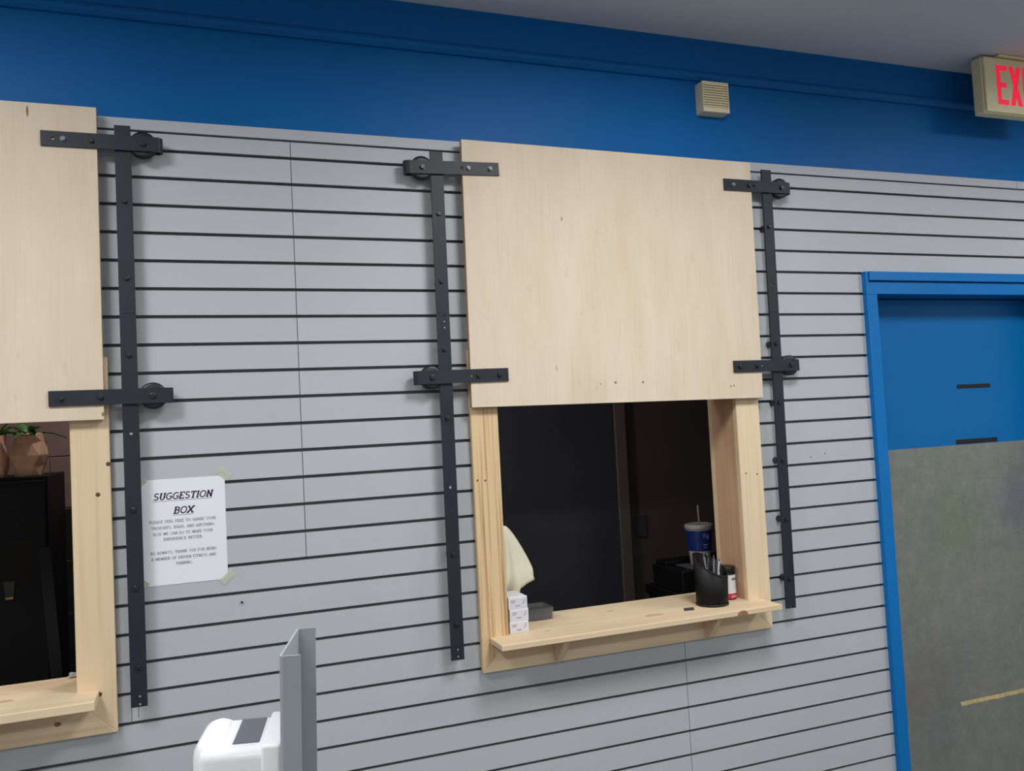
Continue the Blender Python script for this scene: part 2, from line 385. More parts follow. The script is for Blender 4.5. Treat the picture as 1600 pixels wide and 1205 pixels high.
# ---- blue door at the right
door = thing('door_1', 'blue steel door with a worn grey metal sheet over its lower half', None, ((DX0 + DX1) / 2, 0.1, -ZF), kind='structure')
def dpart(name, args, mat, par=door, bev=0.001):
    bm = B(); box(bm, *args, bev, 1); return part(name, bm, mat, par)
dpart('frame_stile', (2.045, DX0, -0.020, 0.15, -ZF, -0.3855), 'frame_blue')
dpart('frame_stile', (DX1, 3.057, -0.020, 0.15, -ZF, -0.3855), 'frame_blue')
bm = B(); prism(bm, [(2.045, -0.3015), (2.045, -0.385), (DX0, -0.385), (2.058, -0.341), (2.058, -0.3015)], 'y', -0.020, 0.0); part('frame_corner', bm, 'frame_blue', door)
bm = B(); prism(bm, [(3.057, -0.3015), (3.057, -0.385), (DX1, -0.385), (3.044, -0.341), (3.044, -0.3015)], 'y', -0.020, 0.0); part('frame_corner', bm, 'frame_blue', door)
dpart('frame_cap', (2.0585, 3.0435, -0.026, 0.0, -0.3345, -0.3015), 'frame_blue')
bm = B(); prism(bm, [(2.0605, -0.3415), (3.0415, -0.3415), (3.009, -0.384), (2.0935, -0.384)], 'y', -0.019, 0.15); part('frame_head', bm, 'frame_blue', door)
dpart('frame_rebate', (2.0585, 3.0435, -0.008, 0.0, -0.341, -0.335), 'frame_blue')
leaf = dpart('door_leaf', (DX0 + 0.002, DX1 - 0.002, 0.10, 0.145, -ZF + 0.008, -0.387), 'door_blue')
dpart('slot_plate', (2.582, 2.762, 0.0985, 0.1005, -0.7452, -0.7295), 'black_plastic', leaf, 0.0003)
dpart('slot_plate', (2.556, 2.778, 0.0985, 0.1005, -0.9670, -0.9490), 'black_plastic', leaf, 0.0003)
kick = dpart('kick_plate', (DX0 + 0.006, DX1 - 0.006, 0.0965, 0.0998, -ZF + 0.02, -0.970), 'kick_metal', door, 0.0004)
bm = B(); xs = [2.474 + 0.02 * q for q in range(24)]
top = [(x, -1.9655 + random.uniform(-0.0012, 0.0012)) for x in xs]; bot = [(x + 0.006, -1.9808 + random.uniform(-0.002, 0.002)) for x in xs]
prism(bm, top + bot[::-1], 'y', 0.0957, 0.0966); part('tape_residue', bm, 'tape_residue', kick)

# ------------------------------------------------------------------ track rails
def make_bolt(name, x, y, z, r, h, mat, parent, n=6):
    bm = B(); lathe(bm, (x, y, z), [(r * 1.25, 0.0), (r * 1.25, -h * 0.25), (r, -h * 0.25), (r, -h * 0.9), (r * 0.8, -h)], 'y', 12, False)
    return part(name, bm, mat, parent)
BZ = [-0.155, -0.360, -0.5635, -0.7685, -0.968, -1.170, -1.372]
def rail(x, ztop, zbot, tilt, bolts, holes, label, notch=False):
    t = thing('track_rail', label, 'rail', (x, -0.039, -0.72), 'vertical black steel tracks beside the shutters')
    yf, yb = -0.042, -0.036; zj = -0.454
    bm = B(); plate_holes(bm, 'z', zj + 0.0004, ztop, x, 0.0198, yf, yb, [(z, o_, r) for z, o_, r in holes if z > zj])
    up = part('bar', bm, 'black_steel', t)
    bm = B(); plate_holes(bm, 'z', zbot, zj - 0.0004, x, 0.0198, yf, yb, [(z, o_, r) for z, o_, r in holes if z < zj])
    lo = part('bar', bm, 'black_steel', t)
    for z in bolts:
        pb = up if z > zj else lo
        make_bolt('bolt', x, yf, z, 0.0062, 0.006, 'black_bolt', pb)
        bm = B(); lathe(bm, (x, -0.0005, z), [(0.0115, 0.0), (0.0115, -0.035)], 'y', 16); part('spacer', bm, 'black_bolt', t)
    t.rotation_euler.y = math.radians(tilt)
    return t
sm = [(-1.447, 0.002, 0.0032), (-1.467, 0.002, 0.0032)]
rail(-0.4385, 0.0485, -1.473, 0.05, [z for z in BZ if abs(z + 0.7685) > 0.01], sm + [(-0.770, 0.0, 0.0042)], 'black steel track beside the suggestion sign')
rail(0.4195, 0.034, -1.4765, 0.27, [z for z in BZ if abs(z + 0.968) > 0.01], sm + [(-0.973, 0.0, 0.0042), (-0.462, 0.004, 0.003), (-0.480, 0.004, 0.003), (-0.498, 0.004, 0.003)], 'black steel track on the left side of the middle shutter')
rail(1.6095, 0.0465, -1.469, 0.55, [z for z in BZ if abs(z + 0.360) > 0.01], sm + [(-0.358, 0.0, 0.0042)], 'black steel track between the middle shutter and the blue door')
rail(-1.589, 0.040, -1.473, 0.0, BZ, sm, 'black steel track at the far left end, beyond the left shutter')

# ------------------------------------------------------------------ sliding shutters
def strap(par, xp, xe, axle, zc, bolts, holes, rot=0.0, open_end=False):
    """U-bent roller strap: xp end on the panel, xe bent end, axle x"""
    s = 1 if xe > xp else -1; yf, th, H = -0.0500, 0.005, 0.0198
    Rr = 0.0155
    bm = B()
    xb = xe - s * Rr
    plate_holes(bm, 'x', min(xp, xb), max(xp, xb), zc, H, yf, yf + th, [(h, 0.0, 0.0042) for h in holes])
    N = 10; cy = yf + Rr
    ring = []
    for i in range(N + 1):
        a = -math.pi / 2 + math.pi * i / N
        ring.append([(xb + s * math.cos(a) * r, cy + math.sin(a) * r) for r in (Rr, Rr - th)])
    xr = xb - s * 0.060
    ring.append([(xr, cy + Rr), (xr, cy + Rr - th)])
    for p, q in zip(ring, ring[1:]):
        for zz in (zc - H, zc + H):
            bm.faces.new([bm.verts.new(V(*c_, zz)) for c_ in (p[0], q[0], q[1], p[1])])
        for j in (0, 1):
            f = bm.faces.new([bm.verts.new(V(*c_, zz)) for c_, zz in ((p[j], zc - H), (q[j], zc - H), (q[j], zc + H), (p[j], zc + H))])
    bm.faces.new([bm.verts.new(V(*c_, zz)) for c_, zz in ((ring[-1][0], zc - H), (ring[-1][1], zc - H), (ring[-1][1], zc + H), (ring[-1][0], zc + H))])
    bmesh.ops.remove_doubles(bm, verts=bm.verts, dist=0.00005)
    st = part('roller_strap', bm, 'black_steel', par)
    wy = cy
    bm = B(); lathe(bm, (axle, wy, zc), [(0.008, -0.009), (0.028, -0.009), (0.035, -0.0075), (0.035, -0.0045), (0.0295, -0.0035), (0.0295, 0.0035), (0.035, 0.0045), (0.035, 0.0075), (0.028, 0.009), (0.008, 0.009)], 'y', 40)
    part('wheel', bm, 'black_wheel', st)
    make_bolt('axle_bolt', axle, yf, zc, 0.0075, 0.006, 'black_bolt', st)
    for bx_, br in bolts: make_bolt('bolt', bx_, yf, zc, 0.0062, 0.007, 'bright_bolt' if br else 'black_bolt', st)
    if rot: st.rotation_euler.y = math.radians(rot)
    return st
def shutter(x0, x1, z0, z1, tilt, label, marks):
    t = thing('sliding_shutter', label, 'shutter', ((x0 + x1) / 2, -0.035, z0), 'plywood shutters sliding on vertical tracks')
    bm = B(); box(bm, x0, x1, -0.0445, -0.0255, z0, z1)
    bmesh.ops.bevel(bm, geom=list(bm.edges), offset=0.0008, segments=1, affect='EDGES')
    bm.faces.ensure_lookup_table(); bmesh.ops.recalc_face_normals(bm, faces=bm.faces)
    for f in bm.faces:
        if abs(f.normal.y) < 0.5: f.material_index = 1
    p = part('panel', bm, ['plywood', 'ply_edge'], t)
    for mx, mz, r, el in marks:
        bm = B(); N = 10
        prism(bm, [(mx + r * math.cos(2 * math.pi * q / N) * random.uniform(.8, 1.1), mz + el * r * math.sin(2 * math.pi * q / N)) for q in range(N)], 'y', -0.0447, -0.0440); part('knot', bm, 'knot', p)
    p.rotation_euler.y = math.radians(tilt)
    return t
s1 = shutter(-1.5495, -0.500, -0.729, 0.0925, 0.14, 'plywood shutter at the left edge of the photo, plants below it', [(-0.6595, 0.0694, 0.003, 5), (-0.503, -0.715, 0.003, 2)])
strap(s1, -0.6298, -0.3393, -0.388, -0.0003, [(-0.578, 1), (-0.5125, 0)], [-0.6016])
strap(s1, -0.6272, -0.333, -0.3828, -0.6723, [(-0.5988, 0), (-0.5076, 0)], [])
strap(s1, -1.42, -1.69, -1.640, 0.0, [(-1.45, 0), (-1.52, 0)], [])
strap(s1, -1.42, -1.69, -1.640, -0.6723, [(-1.45, 0), (-1.52, 0)], [])
s2 = shutter(0.4995, 1.546, -0.745, 0.0722, 0.5, 'plywood shutter half raised in the middle, above the open service window',
             [(0.8221, -0.1586, 0.0022, 3), (0.9834, -0.6805, 0.0045, 1), (1.0831, -0.6815, 0.004, 1), (1.417, -0.7026, 0.0028, 1.3), (1.4299, -0.7008, 0.0028, 1.3), (0.7811, -0.6322, 0.0012, 9), (0.93, -0.683, 0.0025, 1)])
strap(s2, 0.6185, 0.3215, 0.3765, -0.0150, [(0.5199, 1), (0.5897, 1)], [0.4993], -1.6)
strap(s2, 0.6156, 0.3233, 0.377, -0.6455, [(0.5195, 0), (0.587, 0)], [0.4993], -0.5)
strap(s2, 1.4345, 1.715, 1.672, -0.0160, [(1.4708, 1), (1.5362, 0)], [1.5544], 0.15)
strap(s2, 1.4276, 1.705, 1.6635, -0.6405, [(1.452, 0), (1.522, 0)], [1.5429], 0.1)

# ------------------------------------------------------------------ shelves
SZ = -1.4310
def shelf(x0, x1, label, brackets, knots, SZ=SZ, fd=0.1275, TH=0.017, yb=0.20):
    t = thing('window_shelf', label, 'shelf', ((x0 + x1) / 2, 0.0, SZ - TH), 'pine shelves of the service windows')
    win = WIN[1] if x0 < 0 else WIN[2]
    a, c_ = win['ix0'] + 0.001, win['ix1'] - 0.001
    bm = B(); prism(bm, [(x0, -fd), (x1, -fd), (x1, -0.0205), (c_, -0.0205), (c_, yb), (a, yb), (a, -0.0205), (x0, -0.0205)], 'z', SZ - TH, SZ)
    bmesh.ops.bevel(bm, geom=list(bm.edges), offset=0.0015, segments=1, affect='EDGES')
    b_ = part('shelf_board', bm, 'pine_X', t)
    for bx_ in brackets:
        bm = B(); prism(bm, [(-0.0206, SZ - TH - 0.0005), (-fd + 0.0225, SZ - TH - 0.0005), (-fd + 0.0225, SZ - 0.024), (-0.045, SZ - 0.095), (-0.0206, SZ - 0.095)], 'x', bx_, bx_ + 0.019)
        bmesh.ops.bevel(bm, geom=list(bm.edges), offset=0.001, segments=1, affect='EDGES'); part('bracket', bm, 'pine_Y', t)
    for kx, ky, r, front in knots:
        bm = B(); N = 14
        if front: prism(bm, [(kx + r * 1.3 * math.cos(math.pi * q / N), SZ - 0.0165 + 0.0155 * math.sin(math.pi * q / N)) for q in range(N + 1)], 'y', -fd - 0.0003, -fd + 0.0005)
        else: prism(bm, [(kx + r * 1.5 * math.cos(2 * math.pi * q / N), ky + r * 0.55 * math.sin(2 * math.pi * q / N)) for q in range(N)], 'z', SZ - 0.001, SZ + 0.0002)
        part('knot', bm, 'knot' if front else 'pale_knot', b_)
    return t
shelf(-1.50, -0.534, 'pine shelf below the left window with plants inside', (-1.27, -0.79), [(-0.755, 0.0, 0.018, False)], -1.4215, 0.123, 0.022, 0.168)
shelf(0.524, 1.502, 'pine shelf holding the pen cup, below the middle shutter', (0.7285, 1.2665), [(1.078, -0.030, 0.022, False), (1.347, -0.127, 0.016, True), (0.705, -0.035, 0.006, False), (0.986, 0.10, 0.010, False)])

# ------------------------------------------------------------------ stroke lettering (slab serif)
def arc(cx, cy, rx, ry, a0, a1, n=8): return [(cx + rx * math.cos(math.radians(a0 + (a1 - a0) * i / n)), cy + ry * math.sin(math.radians(a0 + (a1 - a0) * i / n))) for i in range(n + 1)]
GL = {
 'A': (0.8, [[(0, 0), (0.4, 1), (0.8, 0)], [(0.15, 0.35), (0.65, 0.35)]]), 'B': (0.65, [[(0.1, 0), (0.1, 1)], [(0.1, 1)] + arc(0.35, 0.77, 0.24, 0.23, 90, -90) + [(0.1, 0.54)], [(0.1, 0.54)] + arc(0.38, 0.27, 0.27, 0.27, 90, -90) + [(0.1, 0)]]),
 'C': (0.7, [arc(0.4, 0.5, 0.4, 0.5, 50, 310, 12)]), 'D': (0.72, [[(0.1, 0), (0.1, 1)], [(0.1, 1)] + arc(0.32, 0.5, 0.38, 0.5, 90, -90, 10) + [(0.1, 0)]]),
 'E': (0.6, [[(0.1, 0), (0.1, 1)], [(0.1, 1), (0.6, 1), (0.6, 0.85)], [(0.1, 0.52), (0.45, 0.52)], [(0.1, 0), (0.6, 0), (0.6, 0.15)]]), 'F': (0.6, [[(0.1, 0), (0.1, 1)], [(0.1, 1), (0.6, 1), (0.6, 0.85)], [(0.1, 0.52), (0.45, 0.52)]]),
 'G': (0.75, [arc(0.4, 0.5, 0.4, 0.5, 50, 340, 14) + [(0.76, 0.45), (0.45, 0.45)]]), 'H': (0.75, [[(0.1, 0), (0.1, 1)], [(0.65, 0), (0.65, 1)], [(0.1, 0.5), (0.65, 0.5)]]),
 'I': (0.25, [[(0.125, 0), (0.125, 1)]]), 'K': (0.7, [[(0.1, 0), (0.1, 1)], [(0.1, 0.4), (0.62, 1)], [(0.28, 0.6), (0.68, 0)]]), 'L': (0.55, [[(0.1, 0), (0.1, 1)], [(0.1, 0), (0.55, 0), (0.55, 0.2)]]),
 'M': (0.9, [[(0.1, 0), (0.1, 1), (0.45, 0.2), (0.8, 1), (0.8, 0)]]), 'N': (0.78, [[(0.1, 0), (0.1, 1), (0.68, 0), (0.68, 1)]]), 'O': (0.8, [arc(0.4, 0.5, 0.4, 0.5, 0, 360, 16)]),
 'P': (0.62, [[(0.1, 0), (0.1, 1)], [(0.1, 1)] + arc(0.36, 0.74, 0.25, 0.26, 90, -90) + [(0.1, 0.48)]]), 'R': (0.7, [[(0.1, 0), (0.1, 1)], [(0.1, 1)] + arc(0.36, 0.74, 0.25, 0.26, 90, -90) + [(0.1, 0.48)], [(0.35, 0.48), (0.66, 0)]]),
 'S': (0.62, [arc(0.31, 0.75, 0.27, 0.25, 40, 270, 9) + arc(0.31, 0.25, 0.29, 0.25, 90, -140, 9)]), 'T': (0.66, [[(0.33, 0), (0.33, 1)], [(0.0, 0.82), (0.0, 1), (0.66, 1), (0.66, 0.82)]]),
 'U': (0.75, [[(0.1, 1), (0.1, 0.3)] + arc(0.375, 0.3, 0.275, 0.3, 180, 360, 8) + [(0.65, 1)]]), 'V': (0.76, [[(0, 1), (0.38, 0), (0.76, 1)]]), 'W': (1.0, [[(0, 1), (0.25, 0), (0.5, 0.85), (0.75, 0), (1, 1)]]),
 'X': (0.72, [[(0.02, 0), (0.7, 1)], [(0.02, 1), (0.7, 0)]]), 'Y': (0.72, [[(0, 1), (0.36, 0.5), (0.72, 1)], [(0.36, 0.5), (0.36, 0)]]), ',': (0.2, [[(0.1, 0.08), (0.05, -0.15)]]), '.': (0.2, [[(0.1, 0.0), (0.1, 0.12)]]), ' ': (0.42, [])}
def text_strokes(txt, gap=0.22):
    x = 0; out = []
    for ch in txt:
        wd, pl = GL[ch]
        for line in pl: out.append(([(x + p[0], p[1]) for p in line], ch))
        x += wd + gap
    return out, x - gap
def text_mesh(bm, txt, cx, zb, width, height, y0, y1, stroke, shear=0.0, serif=True, gap=0.22):
    st, tw = text_strokes(txt, gap); sx = width / tw; x0 = cx - width / 2
    def seg(p, q, wd):
        a = Vector((p[0], p[1])); b_ = Vector((q[0], q[1])); d = b_ - a
        if d.length < 1e-7: return
        d.normalize(); n_ = Vector((-d.y, d.x)) * wd / 2; e = d * wd * 0.3
        vs = [a - e + n_, a - e - n_, b_ + e - n_, b_ + e + n_]
        bm.faces.new([bm.verts.new(V(v_.x, y0, v_.y)) for v_ in vs])
    def P(p): return (x0 + p[0] * sx + p[1] * height * shear, zb + p[1] * height)
    for line, ch in st:
        for p, q in zip(line, line[1:]):
            vert = abs(p[1] - q[1]) > 0.5; seg(P(p), P(q), stroke * (1.25 if vert else 0.85))
        if serif:
            for p, q in ((line[0], line[1]), (line[-1], line[-2])):
                if p[1] in (0, 1) and abs(p[1] - q[1]) > 0.3: seg(P((p[0] - 0.13, p[1])), P((p[0] + 0.13, p[1])), stroke * 0.8)
# ------------------------------------------------------------------ suggestion sign
sg = thing('paper_sign', 'white paper SUGGESTION BOX notice taped beside the black track', 'sign', (-0.3183, -0.001, -1.177))
bm = B(); box(bm, -0.4262, -0.2108, -0.0012, -0.0006, -1.1765, -0.8955); sheet = part('sheet', bm, 'paper', sg)
def pr(name, txt, cx, z, wd, h, st, mat, shear=0, under=False, serif=True, gap=0.22):
    bm = B(); text_mesh(bm, txt, cx, z - h / 2, wd, h, -0.00135, 0, st, shear, serif, gap)
    if under:
        q = [bm.verts.new(V(x, -0.00135, zz)) for x, zz in ((cx - wd / 2 - 0.004, z - h / 2 - 0.0038), (cx + wd / 2 + 0.002, z - h / 2 - 0.0038), (cx + wd / 2 + 0.002, z - h / 2 - 0.0048), (cx - wd / 2 - 0.004, z - h / 2 - 0.0048))]
        bm.faces.new(q)
    return part(name, bm, mat, sheet)
tl = pr('printed_title', 'SUGGESTION', -0.319, -0.9415, 0.146, 0.0165, 0.0034, 'title_ink', 0.25, True); tl['label'] = 'purple italic title SUGGESTION'
tl = pr('printed_title', 'BOX', -0.319, -0.9805, 0.047, 0.0165, 0.0034, 'title_ink', 0.25, True); tl['label'] = 'purple italic title BOX'
for tx, z, wd, mt in (('PLEASE FEEL FREE TO SHARE YOUR', -1.0085, 0.166, 'body_ink'), ('THOUGHTS, IDEAS, AND ANYTHING', -1.0247, 0.157, 'body_ink'), ('ELSE WE CAN DO TO MAKE YOUR', -1.0409, 0.149, 'body_ink'), ('EXPERIENCE BETTER.', -1.0557, 0.098, 'body_ink'),
                      ('AS ALWAYS, THANK YOU FOR BEING', -1.0905, 0.165, 'blue_ink'), ('A MEMBER OF DRIVEN FITNESS AND', -1.1064, 0.162, 'blue_ink'), ('TANNING.', -1.1217, 0.041, 'blue_ink')):
    pr('printed_line', tx, -0.3205, z, wd, 0.0066, 0.0011, mt)
def tapepiece(x, z, w_, h_, rot):
    bm = B(); box(bm, x - w_ / 2, x + w_ / 2, -0.0018, -0.0015, z - h_ / 2, z + h_ / 2); o = part('tape_strip', bm, 'tape', sg); o.rotation_euler.y = math.radians(rot)
tapepiece(-0.2145, -0.891, 0.040, 0.019, 38); tapepiece(-0.2135, -1.174, 0.038, 0.019, -42); tapepiece(-0.4205, -1.170, 0.02, 0.019, 40); tapepiece(-0.4205, -0.899, 0.02, 0.019, -40)

# ------------------------------------------------------------------ small marks on the slats
bm = B(); tube(bm, (-0.1773, 0.0005, -1.2443), (-0.1773, -0.006, -1.2443), 0.003, 8); bmesh.ops.recalc_face_normals(bm, faces=bm.faces)
tag(part('nail', bm, 'black_bolt'), 'small dark nail in the slat right of the paper sign', 'nail')
for x, z0, z1 in ((-0.4608, -1.5225, -1.474), (-0.4440, -1.5130, -1.474)):
    bm = B(); box(bm, x - 0.0007, x + 0.0007, -0.0004, 0.0002, z0, z1); part('pencil_line', bm, 'scuff_mark', wall)
for x, z in ((1.7608, -0.966), (1.8233, -0.9584)):
    bm = B(); lathe(bm, (x, 0.0, z), [(0.0028, 0.0), (0.0022, -0.0006)], 'y', 8); part('scuff', bm, 'scuff_mark', wall)

# ------------------------------------------------------------------ louvred sounder box on the blue wall
sp = thing('sounder_box', 'beige louvred sounder box on the upper blue wall', 'alarm', (1.43, 0.0, 0.23))
bm = B(); box(bm, 1.3765, 1.481, -0.036, 0.004, 0.2365, 0.342, 0.002, 2); hb = part('housing', bm, 'beige_plastic', sp)
bm = B(); 
for args in ((1.3765, 1.481, -0.043, -0.0362, 0.2365, 0.2520), (1.3765, 1.481, -0.043, -0.0362, 0.3300, 0.342), (1.3765, 1.3795, -0.043, -0.0362, 0.2522, 0.3298), (1.478, 1.481, -0.043, -0.0362, 0.2522, 0.3298)): box(bm, *args)
part('face_frame', bm, 'beige_plastic', sp)
for q in range(9):
    z = 0.2535 + q * 0.0086
    bm = B(); prism(bm, [(-0.0362, z + 0.0050), (-0.0425, z + 0.0042), (-0.0425, z), (-0.0362, z + 0.0018)], 'x', 1.3797, 1.4778); part('louvre', bm, 'beige_plastic', sp)

# ------------------------------------------------------------------ exit sign
ex = thing('exit_sign', 'beige ceiling-mounted sign with red EXIT letters above the door', 'sign', (2.705, -0.15, 0.505))
bm = B(); box(bm, 2.530, 2.882, -0.164, -0.118, 0.281, 0.4965, 0.006, 3); part('housing', bm, 'exit_housing', ex)
bm = B(); box(bm, 2.535, 2.877, -0.173, -0.1645, 0.2845, 0.494, 0.004, 2); face = part('face_plate', bm, 'exit_face', ex)
bm = B(); box(bm, 2.60, 2.81, -0.185, -0.10, 0.4968, 0.5045, 0.002, 1); part('canopy', bm, 'exit_housing', ex)
def letter(polys):
    bm = B()
    for P_ in polys: prism(bm, P_, 'y', -0.1742, -0.1731)
    part('letter', bm, 'exit_red', face)
z0, z1 = 0.3145, 0.4655; s = 0.0195
def rc(a, c_, d, e): return [(a, d), (c_, d), (c_, e), (a, e)]
x = 2.5925; letter([rc(x, x + s, z0, z1), rc(x + s, x + .056, z0, z0 + s), rc(x + s, x + .056, z1 - s, z1), rc(x + s, x + .048, (z0 + z1) / 2 - s / 2, (z0 + z1) / 2 + s / 2)])
x = 2.658; wX = 0.062; hh = (z0 + z1) / 2
letter([[(x, z0), (x + .022, z0), (x + wX, z1), (x + wX - .022, z1)], [(x, z1), (x + (wX - .022) / 2, hh + 0.004), (x + (wX) / 2 + 0.002, hh + .03), (x + .022, z1)], [(x + wX / 2 - .002, hh - .03), (x + wX - .022, z0), (x + wX, z0), (x + (wX + .022) / 2, hh - .004)]])
x = 2.7285; letter([rc(x, x + s, z0, z1)])
x = 2.7575; letter([rc(x, x + .060, z1 - s, z1), rc(x + .020, x + .0395, z0, z1 - s)])

# ------------------------------------------------------------------ ceiling lights, with added fill panels in the rear row and back room
names = {0: 'left of the exit sign', 1: '', 2: ''}
for q, (x, y, pw) in enumerate(LAMPS + [BACKROOM_FILL]):
    h = 0.30 if q < 6 else 0.16
    lab = ['square white ceiling panel light, front row, above the left shutter', 'square white ceiling panel light, front row, above the middle shutter', 'square white ceiling panel light, front row, above the door', 'square white panel added for fill light, rear row, left', 'square white panel added for fill light, rear row, middle', 'square white panel added for fill light, rear row, right', 'small square panel added for fill light in the back room'][q]
    t = thing('ceiling_light', lab, 'light', (x, y, 0.505), 'ceiling panel lights')
    bm = B()
    for a in ((x - h, x + h, y - h, y - h + 0.03), (x - h, x + h, y + h - 0.03, y + h), (x - h, x - h + 0.03, y - h + 0.03, y + h - 0.03), (x + h - 0.03, x + h, y - h + 0.03, y + h - 0.03)): box(bm, *a, 0.489, 0.5048)
    part('frame', bm, 'lamp_frame', t)
    bm = B(); box(bm, x - h + 0.0305, x + h - 0.0305, y - h + 0.0305, y + h - 0.0305, 0.494, 0.503); part('diffuser', bm, 'lamp_diffuser' if q < 6 else 'lamp_frame', t)

# ------------------------------------------------------------------ sanitiser stand and dispenser (nearest to the camera)
e1 = Vector((0.968, -0.25, 0)).normalized(); e2 = Vector((0.25, 0.968, 0)).normalized()
PO = Vector((-0.2015, -1.4760, 0))
def L(a, wv): p = PO + e1 * a + e2 * wv; return (p.x, p.y)
ZP = -1.0425; LEAN = 0.028; BX = (-ZF - ZP) * LEAN
def chan(bm, z0, z1):
    t = 0.0025; wl = 0.135; fl = 0.0235
    pts = [(fl, 0), (0.004, 0), (0.0012, 0.0012), (0, 0.004), (0, wl - 0.004), (0.0012, wl - 0.0012), (0.004, wl), (fl, wl), (fl, wl - t), (0.004, wl - t), (t, wl - 0.004), (t, 0.004), (0.004, t), (fl, t)]
    P_ = [L(*p) for p in pts]; n = len(P_)
    A = [bm.verts.new(V(p[0] + (z0 - ZP) * LEAN, p[1], z0)) for p in P_]; Bq = [bm.verts.new(V(p[0] + (z1 - ZP) * LEAN, p[1], z1)) for p in P_]
    for i in range(n): bm.faces.new((A[i], A[(i + 1) % n], Bq[(i + 1) % n], Bq[i]))
    idx = list(range(n)); half = n // 2
    for i in range(half - 1):
        for R__ in (A, Bq): bm.faces.new((R__[i], R__[i + 1], R__[n - 2 - i], R__[n - 1 - i]))
st = thing('dispenser_stand', 'grey steel channel post standing in front of the slat wall', 'stand', (PO.x, PO.y, -ZF))
bm = B(); chan(bm, -ZF + 0.006, ZP); part('post', bm, 'post_steel', st)
bm = B(); prism(bm, [(p_[0] + BX, p_[1]) for p_ in (L(-0.19, -0.12), L(0.19, -0.12), L(0.19, 0.255), L(-0.19, 0.255))], 'z', -ZF + 0.0002, -ZF + 0.006); part('base_plate', bm, 'post_steel', st)
dp = thing('soap_dispenser', 'white plastic dispenser with a smoky window mounted on the grey post', 'dispenser', (L(-0.05, 0.067)[0], L(-0.05, 0.067)[1], -1.38))
ZT = -1.143
def loc_bm(build, turn=0.07):   # build in local (a, w, z) space, then rotate into the stand frame
    bm = B(); build(bm)
    for v_ in bm.verts:
        a, wv, z = v_.co.x, v_.co.y, v_.co.z; p = L(a - turn * (wv - 0.015), wv); v_.co = Vector((p[0] + (z - ZF - ZP) * LEAN, p[1], z))
    return bm
bd = part('body', loc_bm(lambda bm: box(bm, -0.0945, -0.0100, 0.010, 0.122, ZT - 0.235, ZT, 0.013, 5)), 'white_plastic', dp)
part('front_cover', loc_bm(lambda bm: box(bm, -0.1035, -0.0585, 0.030, 0.1285, ZT - 0.19, ZT + 0.004, 0.0205, 7)), 'white_plastic', dp)
part('back_plate', loc_bm(lambda bm: box(bm, -0.0228, -0.0005, 0.0075, 0.127, ZT - 0.245, ZT + 0.0025, 0.004, 4)), 'white_plastic', dp)
for o_ in dp.children:
    for pl in o_.data.polygons: pl.use_smooth = True
def win_build(bm): box(bm, -0.0565, -0.0262, 0.026, 0.110, ZT - 0.003, ZT + 0.0012, 0.001, 1)
part('window', loc_bm(win_build), 'smoke_window', dp)

# ------------------------------------------------------------------ things on the middle shelf
for q in range(3):
    z = SZ + 0.0005 + q * 0.0365
    t = thing('small_carton', ['bottom white carton of the stack of three on the shelf', 'middle white carton of the stack of three on the shelf', 'top white carton of the stack of three, under the cloth'][q], 'box', (0.6225, 0.03, z), 'white cartons stacked on the shelf')
    dx = (0.0, 0.0015, -0.001)[q]
    bm = B(); box(bm, 0.5915 + dx, 0.652 + dx, -0.016, 0.085, z, z + 0.0360, 0.0008, 1); c_ = part('carton', bm, 'carton_white', t)
    bm = B(); box(bm, 0.595 + dx, 0.6505 + dx, -0.0167, -0.0160, z + 0.003, z + 0.032); lb = part('label_panel', bm, 'carton_label', c_)
    bm = B()
    for (x, zz, w_, h_) in ((0.599, 0.023, 0.014, 0.0035), (0.599, 0.0185, 0.012, 0.0022), (0.612, 0.008, 0.016, 0.0035)): box(bm, x + dx, x + dx + w_, -0.0171, -0.0166, z + zz, z + zz + h_)
    prism(bm, [(0.636 + dx, z + 0.014), (0.639 + dx, z + 0.013), (0.645 + dx, z + 0.027), (0.642 + dx, z + 0.028)], 'y', -0.0171, -0.0166)
    part('print', bm, 'print_grey', t)
ct = thing('clear_box', 'small clear plastic box of dark cards beside the white cartons', 'box', (0.743, 0.15, SZ))
bm = B(); a, c_, d, e = 0.700, 0.784, 0.100, 0.190; z = SZ + 0.0005; t_ = 0.002
for args in ((a, c_, d, e, z, z + t_), (a, c_, d, d + t_, z + t_, z + 0.036), (a, c_, e - t_, e, z + t_, z + 0.036), (a, a + t_, d + t_, e - t_, z + t_, z + 0.036), (c_ - t_, c_, d + t_, e - t_, z + t_, z + 0.036)): box(bm, *args)
part('tray', bm, 'clear_plastic', ct)
bm = B(); box(bm, a - 0.001, c_ + 0.001, d - 0.001, e + 0.001, z + 0.0365, z + 0.0385); part('lid', bm, 'clear_plastic', ct)
bm = B(); box(bm, a + 0.018, c_ - 0.004, d + 0.0035, e - 0.01, z + 0.0025, z + 0.026); part('card_stack', bm, 'dark_cards', ct)
bm = B(); box(bm, a + 0.004, a + 0.016, d + 0.006, e - 0.01, z + 0.0025, z + 0.029); part('card_stack', bm, 'dark_cards', ct)
